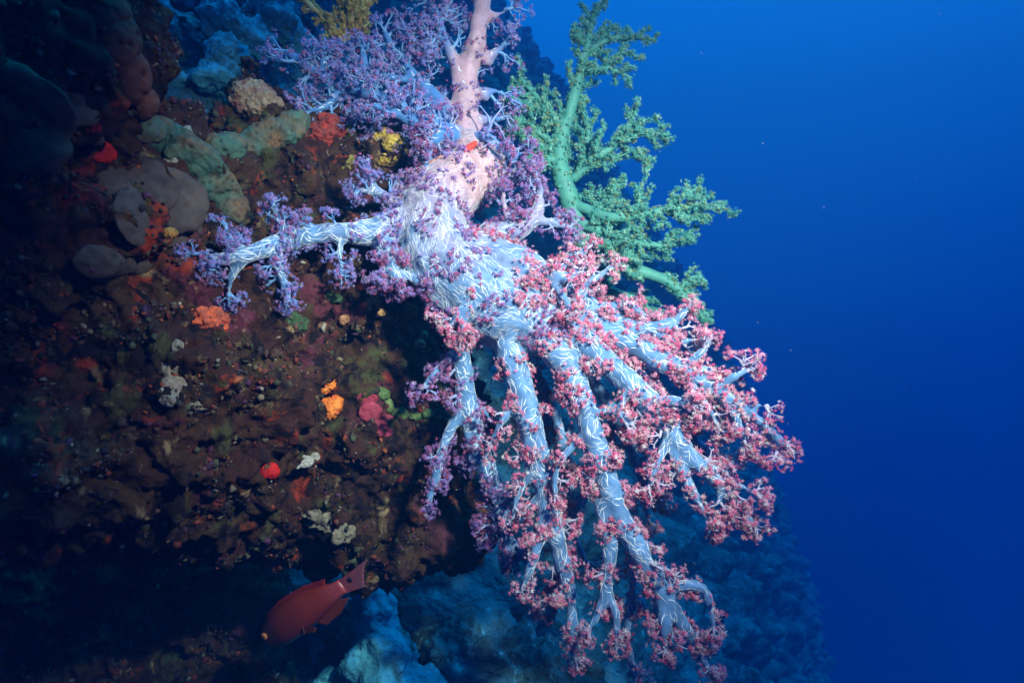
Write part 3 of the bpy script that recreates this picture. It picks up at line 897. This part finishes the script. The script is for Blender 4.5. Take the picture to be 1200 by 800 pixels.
# ------------------------------------------------------------------ things growing on the rock
def crust(name, label, cat, lobes, col, mat=None, rough=0.12, nsc=60, col2=None, group=None, sink=0.35, pore=0.28, ridge=False):
    """an irregular growth of one or more lobes: (photo x, photo y, radius x, radius y in pixels, thickness in metres)"""
    mat = mat or M_CRUST
    if ridge:
        L_ = np.array(lobes, float)
        lobes = [tuple(L_[i] * (1 - f) + L_[i + 1] * f) for i in range(len(L_) - 1) for f in (0, .25, .5, .75)] + [tuple(L_[-1])]
    lobes = [(*l[:4], l[4] * .72) for l in lobes]
    hits = [hit(l[0], l[1]) for l in lobes]
    root = hits[0][0]
    mb = MB()
    for (px, py, rx, ry, th), (p, n) in zip(lobes, hits):
        d = p.length
        V, F = ICO[3]
        n = (n * 0.6 + (-p.normalized()) * 0.4).normalized()
        z = Vector((0, 0, 1)); u = z.cross(n).normalized() * -1; w = n.cross(u) * -1
        if w.z < 0: w = -w
        if u.x < 0: u = -u
        p = p - n * th * sink
        W = V[:, 0:1] * np.array(u) * rx * K * d + V[:, 1:2] * np.array(w) * ry * K * d + V[:, 2:3] * np.array(n) * th
        mb.add(W + np.array(p), [F])
    size = max(max(l[2], l[3]) for l in lobes) * K * root.length
    V, N, Q = remesh(mb, max(0.0013, size / 24), 3)
    V = V + N * (rough * size * nz(V, nsc, 3, px) + 0.35 * rough * size * nz(V, nsc * 2.7, 2, px + 3))[:, None]
    pit = nz(V, nsc * 2.2, 1, px + 7, 'c')
    V = V - N * (pore * size * np.clip(0.32 - pit, 0, 1))[:, None]
    t = np.clip(nz(V, nsc * 0.8, 3, 5)[:, None] * 0.9 + 0.35, 0, 1)
    C = np.array(col) * (1 - t) + np.array(col2 if col2 else [x * .55 for x in col]) * t
    C = C * (0.45 + 0.55 * smoothstep(0.05, 0.3, pit))[:, None] * (1 + 0.35 * nz(V, nsc * 4, 2, 8))[:, None]
    out = MB(); out.add(V - np.array(root), [Q], 0, np.clip(C, 0.002, 1))
    o = out.build(name, [mat])
    o.location = root
    return tag(o, label, cat, group)

crust('sponge', 'bright orange lumpy sponge in two rounded lobes in the middle of the dark rock', 'sponge', [(385, 474, 16, 17, .016), (381, 452, 13, 11, .012)], (.75, .20, .03), nsc=110, rough=.16, col2=(.45, .07, .01))
crust('sponge', 'folded orange red sponge below the left violet branch', 'sponge', [(243, 378, 22, 16, .02), (254, 374, 12, 11, .02)], (.62, .10, .03), nsc=90, rough=.18, col2=(.25, .05, .03))
crust('sponge', 'broad smooth grey brown plate sponge above the left tip of the pale branch', 'sponge', [(160, 215, 40, 36, .012), (195, 232, 44, 38, .012), (205, 262, 34, 26, .012), (160, 255, 30, 30, .012), (140, 225, 24, 30, .011)], (.085, .058, .045), M_SOFTCRUST, nsc=16, rough=.10, col2=(.06, .04, .034), sink=.55)
crust('sponge', 'large smooth grey sponge sheet at the left edge of the rock', 'sponge', [(15, 130, 52, 44, .013), (55, 140, 46, 34, .013), (85, 125, 24, 18, .010), (20, 165, 44, 28, .013)], (.125, .08, .052), M_SOFTCRUST, nsc=16, rough=.10, col2=(.08, .05, .034), sink=.55)
crust('sponge', 'small smooth grey sponge under the broad plate sponge', 'sponge', [(116, 308, 24, 17, .011), (136, 312, 24, 13, .010), (155, 312, 18, 10, .010)], (.08, .058, .045), M_SOFTCRUST, nsc=25, rough=.12, col2=(.05, .036, .03), sink=.5)
crust('sponge', 'round blood red sponge right of the large grey sheet, upper left', 'sponge', [(121, 176, 14, 13, .008)], (.55, .012, .008), nsc=70, rough=.14)
crust('sponge', 'thin red streak of sponge just above the round blood red one', 'sponge', [(104, 150, 12, 6, .005)], (.40, .012, .008), nsc=70, rough=.2)
crust('sponge', 'small deep red sponge low on the rock', 'sponge', [(316, 551, 11, 9, .009)], (.50, .012, .008), nsc=80, rough=.15)
crust('sponge', 'tan crust sponge curled round a hole beside the coral trunk', 'sponge', [(437, 347, 9, 7, .006), (432, 360, 6, 8, .006), (446, 366, 10, 5, .006), (460, 372, 8, 6, .006), (446, 345, 6, 5, .006), (440, 353, 7, 6, .005), (453, 370, 8, 5, .006), (434, 353, 7, 6, .006)], (.62, .33, .12), nsc=110, rough=.16, col2=(.5, .24, .08))
crust('sponge', 'tiny tan sponge knob left of the tan curled crust', 'sponge', [(404, 375, 7, 7, .007)], (.45, .20, .09), nsc=120, rough=.16)
crust('sponge', 'vermilion sponge blob under the mauve polyps at the trunk', 'sponge', [(425, 332, 10, 9, .008)], (.62, .10, .02), nsc=90, rough=.18)
crust('sponge', 'rough red orange sponge between the curled crust and the trunk shadow', 'sponge', [(480, 366, 14, 12, .010), (470, 385, 10, 10, .008), (468, 398, 11, 11, .008)], (.42, .07, .03), nsc=80, rough=.2, col2=(.15, .03, .02))
crust('coralline_crust', 'maroon pink coralline plate right of the orange sponge', 'coralline crust', [(430, 468, 13, 9, .006), (434, 482, 14, 12, .005), (450, 498, 20, 14, .006)], (.30, .035, .06), M_SOFTCRUST, nsc=40, rough=.08, col2=(.16, .03, .04))
crust('sponge', 'curved green sponge ridge right of the maroon plate', 'sponge', [(449, 460, 9, 9, .012), (456, 474, 9, 9, .012), (470, 485, 11, 8, .012), (488, 488, 12, 7, .012), (502, 484, 8, 6, .010)], (.07, .12, .035), nsc=90, rough=.14, col2=(.15, .18, .06))
crust('sponge', 'yellow mottled sponge with a rounded end behind the coral base', 'sponge', [(440, 158, 16, 10, .012), (462, 168, 14, 11, .014), (480, 180, 13, 13, .014), (454, 188, 12, 9, .010)], (.48, .32, .05), nsc=80, rough=.14, col2=(.22, .10, .03))
crust('sponge', 'olive yellow sponge strip on the ridge left of the violet spray', 'sponge', [(410, 160, 7, 15, .010), (408, 190, 7, 12, .010)], (.30, .24, .05), nsc=90, rough=.18, col2=(.12, .09, .03))
crust('sponge', 'brick red sponge crust on the ridge top', 'sponge', [(376, 158, 20, 14, .010), (395, 150, 12, 12, .01), (384, 140, 14, 8, .008)], (.34, .035, .02), nsc=70, rough=.2, col2=(.12, .03, .02))
crust('dead_coral', 'pale chalky patch of dead coral on the dark left face', 'dead coral', [(198, 430, 11, 17, .006), (204, 455, 14, 16, .006), (194, 470, 9, 7, .005), (228, 478, 14, 6, .005), (207, 408, 8, 10, .004)], (.24, .19, .135), nsc=70, rough=.18, col2=(.20, .15, .11))
crust('dead_coral', 'bluish white chip of dead coral low below the orange sponge', 'dead coral', [(356, 541, 14, 7, .006), (366, 536, 8, 5, .005)], (.34, .31, .27), nsc=90, rough=.2, col2=(.3, .26, .22))
crust('dead_coral', 'pale tan dead coral patch above the red fish', 'dead coral', [(384, 608, 24, 15, .008), (404, 625, 14, 10, .007), (365, 600, 12, 8, .006)], (.20, .155, .10), nsc=60, rough=.18, col2=(.18, .14, .10))
crust('dead_coral', 'speckled whitish dead coral on top of the teal ridge', 'dead coral', [(185, 168, 22, 14, .008), (205, 182, 13, 10, .007)], (.30, .31, .26), nsc=90, rough=.2, col2=(.25, .18, .14))
crust('algae_tuft', 'mossy green algae tuft under the mauve fringe of the left branch', 'algae', [(388, 350, 12, 8, .010)], (.045, .085, .03), nsc=110, rough=.22, col2=(.02, .04, .015))
crust('algae_tuft', 'dark green algae cushion right of the folded sponge', 'algae', [(343, 376, 16, 12, .012), (352, 382, 9, 8, .010)], (.045, .085, .03), nsc=110, rough=.22, col2=(.02, .04, .015))
crust('sponge', 'long reddish brown sponge bolster along the edge of the upper left rock', 'sponge', [(128, 10, 20, 26, .03), (142, 50, 20, 28, .03), (156, 92, 18, 26, .03), (168, 122, 14, 18, .026)], (.17, .055, .03), M_SOFTCRUST, nsc=30, rough=.10, col2=(.10, .045, .03))
crust('sponge', 'pale bead sponge beside the shadow of the coral, upper right of the green ridge', 'sponge', [(492, 404, 8, 8, .008), (496, 394, 5, 6, .007)], (.55, .36, .16), nsc=110, rough=.18)
crust('sponge', 'scarlet fleck on the ledge under the teal ridge', 'sponge', [(203, 216, 9, 5, .006), (192, 205, 6, 6, .006)], (.60, .04, .015), nsc=100, rough=.2)
crust('sponge', 'ochre knob growing on the broad plate sponge', 'sponge', [(200, 272, 8, 7, .01)], (.34, .16, .03), nsc=100, rough=.18)
crust('encrusted_coral', 'rounded knob of encrusted coral standing on the ridge, speckled rose and olive', 'coral', [(298, 118, 26, 15, .02), (298, 106, 22, 14, .02)], (.28, .20, .13), nsc=70, rough=.14, col2=(.18, .07, .05))

crust('sponge', 'teal green encrusted ridge, the long one running down beside the broad grey plate', 'sponge', [(172, 150, 22, 15, .02), (200, 168, 24, 18, .022), (228, 190, 24, 20, .022), (252, 212, 22, 20, .02), (272, 236, 18, 18, .018), (284, 254, 12, 12, .014)], (.045, .095, .068), nsc=34, rough=.15, col2=(.12, .065, .03), sink=.35, ridge=True)
crust('sponge', 'teal green encrusted ridge, the shorter one climbing to the brick red crust', 'sponge', [(268, 172, 22, 14, .018), (298, 166, 22, 15, .02), (326, 155, 22, 15, .02), (350, 142, 16, 12, .016)], (.05, .10, .07), nsc=34, rough=.15, col2=(.15, .075, .032), sink=.35, ridge=True)
# ------------------------------------------------------------------ small growth directly on the coral base
def on_coral(px, py):
    d = P(px, py, 1).normalized()
    h = big_bvh.ray_cast(Vector((0, 0, 0)), d)
    if h[0] is None: h = ubvh.ray_cast(Vector((0, 0, 0)), d)
    return Vector(h[0]), Vector(h[1])
def bar(name, label, cat, pts, rpx, col):
    ps = []
    for (x, y), r in zip(pts, rpx):
        h, n = on_coral(x, y)
        q = h + n * .0005 - h.normalized() * .001
        ps.append((*q, r * K * q.length))
    path = catmull(ps, .002)
    mb = MB(); V, F = tube(path, 10); V = V + 0.0008 * np.stack([nz(V, 160, 2, s) for s in (1, 2, 3)], 1)
    root = Vector(path[0, :3])
    mb.add(V - np.array(root), F, 0, col)
    o = mb.build(name, [M_CRUST]); o.location = root
    return tag(o, label, cat)
bar('sponge', 'bright red finger shaped sponge lying on the pale coral base', 'sponge', [(545, 177), (551, 173), (557, 168)], (2.5, 4.2, 3), (.75, .05, .03))
bar('sponge', 'salmon pink bar of sponge left of the bright red one on the coral base', 'sponge', [(487, 203), (503, 192), (518, 184)], (1.6, 2.6, 2.0), (.58, .26, .23))

# ------------------------------------------------------------------ the fish under the overhang
def fish():
    tailp = np.array(P(402, 686, 1.08)); headp = np.array(P(309, 752, 1.15))
    ax = unit(headp - tailp); L = np.linalg.norm(headp - tailp)
    up_ = np.array([-0.52, 0, 0.86]); up_ = unit(up_ - ax * np.dot(up_, ax)); sd = np.cross(ax, up_)
    root = empty('fish', tuple(tailp + ax * L * .5))
    tag(root, 'orange red fish with dark spot on its pale tail, nosing into shadow under the rock', 'fish')
    n, m = 46, 28
    t = np.linspace(0, 1, n)
    # half heights along the body, tail root to snout
    hu = np.interp(t, [0, .08, .2, .4, .6, .75, .88, .96, 1], [.095, .105, .165, .245, .275, .255, .185, .095, .012])
    hd = np.interp(t, [0, .08, .2, .4, .6, .75, .88, .96, 1], [.095, .10, .135, .190, .215, .210, .170, .095, .012])
    hw = np.interp(t, [0, .1, .4, .7, .9, 1], [.025, .045, .105, .125, .085, .01])
    hu *= .66; hd *= .60; hw *= .9
    for h in (hu, hd, hw):
        h[1:-1] = (h[:-2] + 2 * h[1:-1] + h[2:]) / 4
    th = np.arange(m) / m * 2 * np.pi
    V = []
    for i in range(n):
        c = tailp + ax * L * t[i]
        cu = np.sin(th); cw = np.cos(th)
        hh = np.where(cu > 0, hu[i], hd[i]) * L
        V.append(c + cu[:, None] * hh[:, None] * up_ + np.sign(cw)[:, None] * (np.abs(cw) ** .85)[:, None] * hw[i] * L * sd)
    V = np.array(V).reshape(-1, 3)
    i = np.arange(n - 1)[:, None] * m; j = np.arange(m)[None]
    Q = np.stack([i + j, i + (j + 1) % m, i + m + (j + 1) % m, i + m + j], -1).reshape(-1, 4)
    V = np.vstack([V, tailp - ax * .002, headp + ax * .001])
    T = np.vstack([np.stack([np.full(m, n * m), (np.arange(m) + 1) % m, np.arange(m)], -1), np.stack([np.full(m, n * m + 1), (n - 1) * m + np.arange(m), (n - 1) * m + (np.arange(m) + 1) % m], -1)])
    tt = np.clip(((V - tailp) @ ax) / L, 0, 1)[:, None]
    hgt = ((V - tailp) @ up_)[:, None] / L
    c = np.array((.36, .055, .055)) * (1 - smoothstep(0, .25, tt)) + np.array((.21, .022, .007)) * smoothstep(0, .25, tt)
    c = c * (1 - smoothstep(.35, .8, tt)) + np.array((.045, .012, .005)) * smoothstep(.35, .8, tt)  # brown head darkened further: shade under the overhang put into the colour
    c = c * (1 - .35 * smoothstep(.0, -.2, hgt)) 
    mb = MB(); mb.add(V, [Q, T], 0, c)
    m_, nn, b = new_mat('fish_scales')
    a = node(nn, 'ShaderNodeVertexColor'); a.layer_name = 'tint'
    tcx = node(nn, 'ShaderNodeTexCoord')
    vo = node(nn, 'ShaderNodeTexVoronoi'); vo.inputs['Scale'].default_value = 240
    nn.links.new(tcx.outputs['Object'], vo.inputs['Vector'])
    r = node(nn, 'ShaderNodeMapRange'); r.inputs[1].default_value = .25; r.inputs[2].default_value = .6
    nn.links.new(vo.outputs['Distance'], r.inputs[0])
    cc = mixcol(nn, r.outputs[0], a.outputs[0], (.12, .012, .008))
    mul = node(nn, 'ShaderNodeMath', operation='MULTIPLY'); mul.inputs[1].default_value = .5
    nn.links.new(r.outputs[0], mul.inputs[0]); nn.links.new(mul.outputs[0], cc.node.inputs[0])
    nn.links.new(cc, b.inputs['Base Color'])
    b.inputs['Roughness'].default_value = .38
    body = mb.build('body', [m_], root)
    FIN = tint_mat('fin', .45, transl=.35)
    def fin(name, outline, base_col, tip_col, thick=.0016, parent=root, side=0.0):
        """outline: points (along axis, up) in body lengths, a fan of rays from the first half to the second"""
        k = len(outline) // 2
        outline = [(a_, b_ * (1 if name == 'tail_fin' else .78)) for a_, b_ in outline]
        lo = np.array(outline[:k]); hi = np.array(outline[k:][::-1])
        rows, rays = 9, 24
        g = np.linspace(0, k - 1, rays)
        LO = np.stack([np.interp(g, np.arange(k), lo[:, q]) for q in (0, 1)], 1)
        HI = np.stack([np.interp(g, np.arange(k), hi[:, q]) for q in (0, 1)], 1)
        f = np.linspace(0, 1, rows)[:, None, None]
        G_ = LO[None] * (1 - f) + HI[None] * f
        G_ = G_ * 1.0
        G_[-1, :, :] += (0.012 * np.sin(np.arange(rays) * 1.9))[:, None] * (HI - LO)
        W = tailp + ax * (G_[..., 0:1] * L) + up_ * (G_[..., 1:2] * L) + sd * (side * L * f)
        rip = (np.arange(rays) % 2 * 2 - 1)[None, :, None] * thick * .5
        W = W + sd * rip * f
        tn = thick * (1 - .85 * f)
        A = (W + sd * tn).reshape(-1, 3); B = (W - sd * tn).reshape(-1, 3)
        id_ = np.arange(rows * rays).reshape(rows, rays)
        q = np.stack([id_[:-1, :-1], id_[1:, :-1], id_[1:, 1:], id_[:-1, 1:]], -1).reshape(-1, 4)
        nn_ = rows * rays
        border = np.concatenate([id_[0, :], id_[1:, -1], id_[-1, -2::-1], id_[-2:0:-1, 0]])
        bq = np.stack([border, np.roll(border, -1), np.roll(border, -1) + nn_, border + nn_], -1)
        col = (np.array(base_col) * (1 - f) + np.array(tip_col) * f) * np.ones((rows, rays, 1))
        col = np.tile(col.reshape(-1, 3), (2, 1))
        mbf = MB(); mbf.add(np.vstack([A, B]), [q, q[:, ::-1] + nn_, bq], 0, col)
        return mbf.build(name, [FIN], parent)
    fin('tail_fin', [(.06, -.05), (.05, -.02), (.045, 0), (.05, .02), (.06, .05), (-.34, .06), (-.27, .025), (-.225, -.02), (-.19, -.06), (-.16, -.10)], (.44, .06, .07), (.26, .085, .11))
    fin('dorsal_fin', [(.14, .10), (.35, .17), (.6, .215), (.8, .175), (.82, .205), (.6, .26), (.32, .235), (.10, .16)], (.30, .022, .012), (.28, .02, .015))
    fin('anal_fin', [(.12, -.08), (.28, -.12), (.42, -.155), (.36, -.23), (.18, -.21), (.02, -.13)], (.26, .035, .02), (.24, .04, .03))
    fin('pelvic_fin', [(.55, -.13), (.62, -.14), (.46, -.21), (.42, -.18)], (.50, .08, .04), (.45, .09, .08), side=-.04)
    fin('pectoral_fin', [(.66, -.09), (.66, -.03), (.46, -.06), (.50, -.16)], (.36, .05, .02), (.34, .08, .04), side=-.09 if sd[1] > 0 else .09)
    s = -1 if sd[1] > 0 else 1
    def ball(name, t_, u_, w_, r, col, parent, flat=.5, k=3):
        V0, F0 = ICO[k]
        cpt = tailp + ax * L * t_ + up_ * L * u_ + sd * s * L * w_
        W = cpt + (V0[:, 0:1] * ax + V0[:, 1:2] * up_) * r + V0[:, 2:3] * sd * r * flat
        mbb = MB(); mbb.add(W, [F0], 0, col)
        return mbb.build(name, [M_SPIC], parent)
    for s in (-1, 1):
        e = ball('eye', .86, .045, .085, .0058, (.55, .16, .05), root)
        ball('pupil', .862, .045, .103, .0036, (.01, .01, .012), e, .6)
    s = -1 if sd[1] > 0 else 1
    ball('tail_spot', -.10, .01, .012, .0042, (.02, .01, .02), root, .35)
    ball('mouth', .985, -.012, 0, .0045, (.30, .05, .03), root, 1.2)
    return root
fish()

# ------------------------------------------------------------------ pointed rock under the overhang and boulders of the far reef
def boulder(name, label, lobes, mat, voxel, amp, sc, seed):
    mb = MB(); V0, F0 = ICO[3]
    for px, py, d, r in lobes:
        mb.add(V0 * np.array(r) + np.array(P(px, py, d)), [F0])
    V, N, Q = remesh(mb, voxel, 12)
    V = V + N * (amp * nz(V, sc, 4, seed) + .6 * amp * np.sqrt(np.clip(.5 - nz(V, sc * 2.4, 1, seed + 1, 'c'), 0, 1)) + .3 * amp * nz(V, sc * 4, 3, seed + 2))[:, None]
    root = np.array(P(*lobes[0][:3]))
    o_ = MB(); o_.add(V - root, [Q])
    o = o_.build(name, [mat]); o.location = root
    return tag(o, label, 'rock')
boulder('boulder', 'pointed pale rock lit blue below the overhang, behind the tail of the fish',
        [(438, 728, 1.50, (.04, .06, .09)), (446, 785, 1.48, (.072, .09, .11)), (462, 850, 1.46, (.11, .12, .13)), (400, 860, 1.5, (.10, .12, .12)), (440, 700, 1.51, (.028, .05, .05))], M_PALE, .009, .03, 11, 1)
boulder('reef_outcrop', 'lumpy pale blue reef outcrop ringing a dark round hollow, upper left',
        [(178, 75, 1.5, (.03, .05, .06)), (185, 30, 1.55, (.04, .05, .05)), (225, -5, 1.6, (.06, .05, .04)), (262, 25, 1.55, (.045, .05, .05)), (268, 70, 1.5, (.04, .05, .05)), (250, 95, 1.48, (.045, .05, .03)),
         (205, 98, 1.48, (.05, .05, .025)), (295, 50, 1.6, (.05, .05, .05)), (320, 20, 1.65, (.06, .05, .06)), (225, 50, 1.72, (.12, .06, .12)), (310, 55, 1.72, (.12, .06, .1))], M_PALE, .006, .020, 22, 4)
boulder('boulder', 'rough blue lit reef boulder under the lower end of the rock, behind the hanging branches',
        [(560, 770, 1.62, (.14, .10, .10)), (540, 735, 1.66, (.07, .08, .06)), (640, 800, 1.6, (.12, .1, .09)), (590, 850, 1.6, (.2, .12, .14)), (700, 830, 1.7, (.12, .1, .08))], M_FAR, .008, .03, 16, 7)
boulder('coral_boulder', 'domed dark coral boulder of the reef behind the teal ridge, upper left',
        [(215, 118, 1.55, (.075, .08, .06)), (240, 135, 1.55, (.06, .07, .04))], M_FAR, .008, .012, 16, 4)

# ------------------------------------------------------------------ turf and grit on the rock face
def turf():
    q = RQ; area = 0.5 * np.linalg.norm(np.cross(RV[q[:, 2]] - RV[q[:, 0]], RV[q[:, 3]] - RV[q[:, 1]]), axis=1)
    C = RV[q].mean(1); N = np.cross(RV[q[:, 2]] - RV[q[:, 0]], RV[q[:, 3]] - RV[q[:, 1]]); N /= np.linalg.norm(N, axis=1, keepdims=True) + 1e-12
    vis = (N[:, 1] < 0.35) & (np.abs(C[:, 0]) < .8 * C[:, 1]) & (np.abs(C[:, 2]) < .6 * C[:, 1])
    clump = np.clip(nz(C[vis], 18, 2, 31) * 3 + .4, 0, 2)
    ids = np.where(vis)[0]
    cnt = rng.poisson(area[ids] * 12000 * clump)
    V0, F0 = ICO[0]
    mb = MB()
    cols = np.array([(.10, .05, .03), (.06, .06, .03), (.22, .04, .02), (.20, .15, .09), (.34, .29, .22), (.10, .03, .07), (.40, .10, .03), (.03, .02, .02)])
    w = np.array([.28, .20, .13, .10, .02, .1, .03, .14])
    idx = np.repeat(ids, cnt); n = len(idx)
    s = rng.gamma(2.0, .0007, n)[:, None, None] + .0008
    st = rng.uniform(.5, 1.6, (n, 1, 3))
    Vv = (V0[None] * st + rng.normal(0, .22, (n, 12, 3))) * s + (C[idx] + rng.normal(0, .002, (n, 3)))[:, None]
    cc = cols[rng.choice(len(cols), n, p=w)] * rng.uniform(.35, 1.0, (n, 1))
    off = (np.arange(n) * 12)[:, None, None]
    mb.add(Vv.reshape(-1, 3), [(F0[None] + off).reshape(-1, 3)], 0, np.repeat(cc, 12, 0))
    o = mb.build('encrusting_turf', [M_CRUST])
    tag(o, 'mixed turf, grit and small growths covering the dark rock', 'turf', kind='stuff')
turf()

# ------------------------------------------------------------------ specks drifting in the water
V0, F0 = ICO[0]
mb = MB()
for _ in range(230):
    d = rng.uniform(.5, 2.6); x = rng.uniform(-.05, .78) * d; z = rng.uniform(-.5, .5) * d
    c = np.array((x, d, z)); dr = unit(c)
    if ROCK_BVH.ray_cast(Vector((0, 0, 0)), Vector(dr), float(np.linalg.norm(c)) + .02)[0] is not None: continue
    mb.add(V0 * rng.uniform(.3, 1.0) * .0007 * d * rng.uniform(.6, 1.4, 3) + c, [F0], 0, np.array((.3, .3, .3)) * rng.uniform(.3, 1))
tag(mb.build('suspended_particles', [M_SPIC]), 'faint specks drifting in the open water', 'particles', kind='stuff')

# ------------------------------------------------------------------ the water itself
mb = MB()
x0, x1, y0, y1, z0, z1 = -7, 9, -1.5, 13.0, -6.5, 6.5
Vb = [(x, y, z) for x in (x0, x1) for y in (y0, y1) for z in (z0, z1)]
mb.add(Vb, [np.array([(0, 1, 3, 2), (4, 6, 7, 5), (0, 4, 5, 1), (2, 3, 7, 6), (0, 2, 6, 4), (1, 5, 7, 3)])])
mh = bpy.data.materials.new('water_haze'); mh.use_nodes = True
hn = mh.node_tree; hn.nodes.clear()
ho = hn.nodes.new('ShaderNodeOutputMaterial'); pv = hn.nodes.new('ShaderNodeVolumePrincipled')
pv.inputs['Color'].default_value = (0.004, 0.034, 0.090, 1)
pv.inputs['Absorption Color'].default_value = (0.08, 0.86, 0.97, 1)
pv.inputs['Density'].default_value = 0.43
hn.links.new(pv.outputs[0], ho.inputs['Volume'])
hz = mb.build('haze', [mh], flat=True)
tag(hz, kind='stuff')
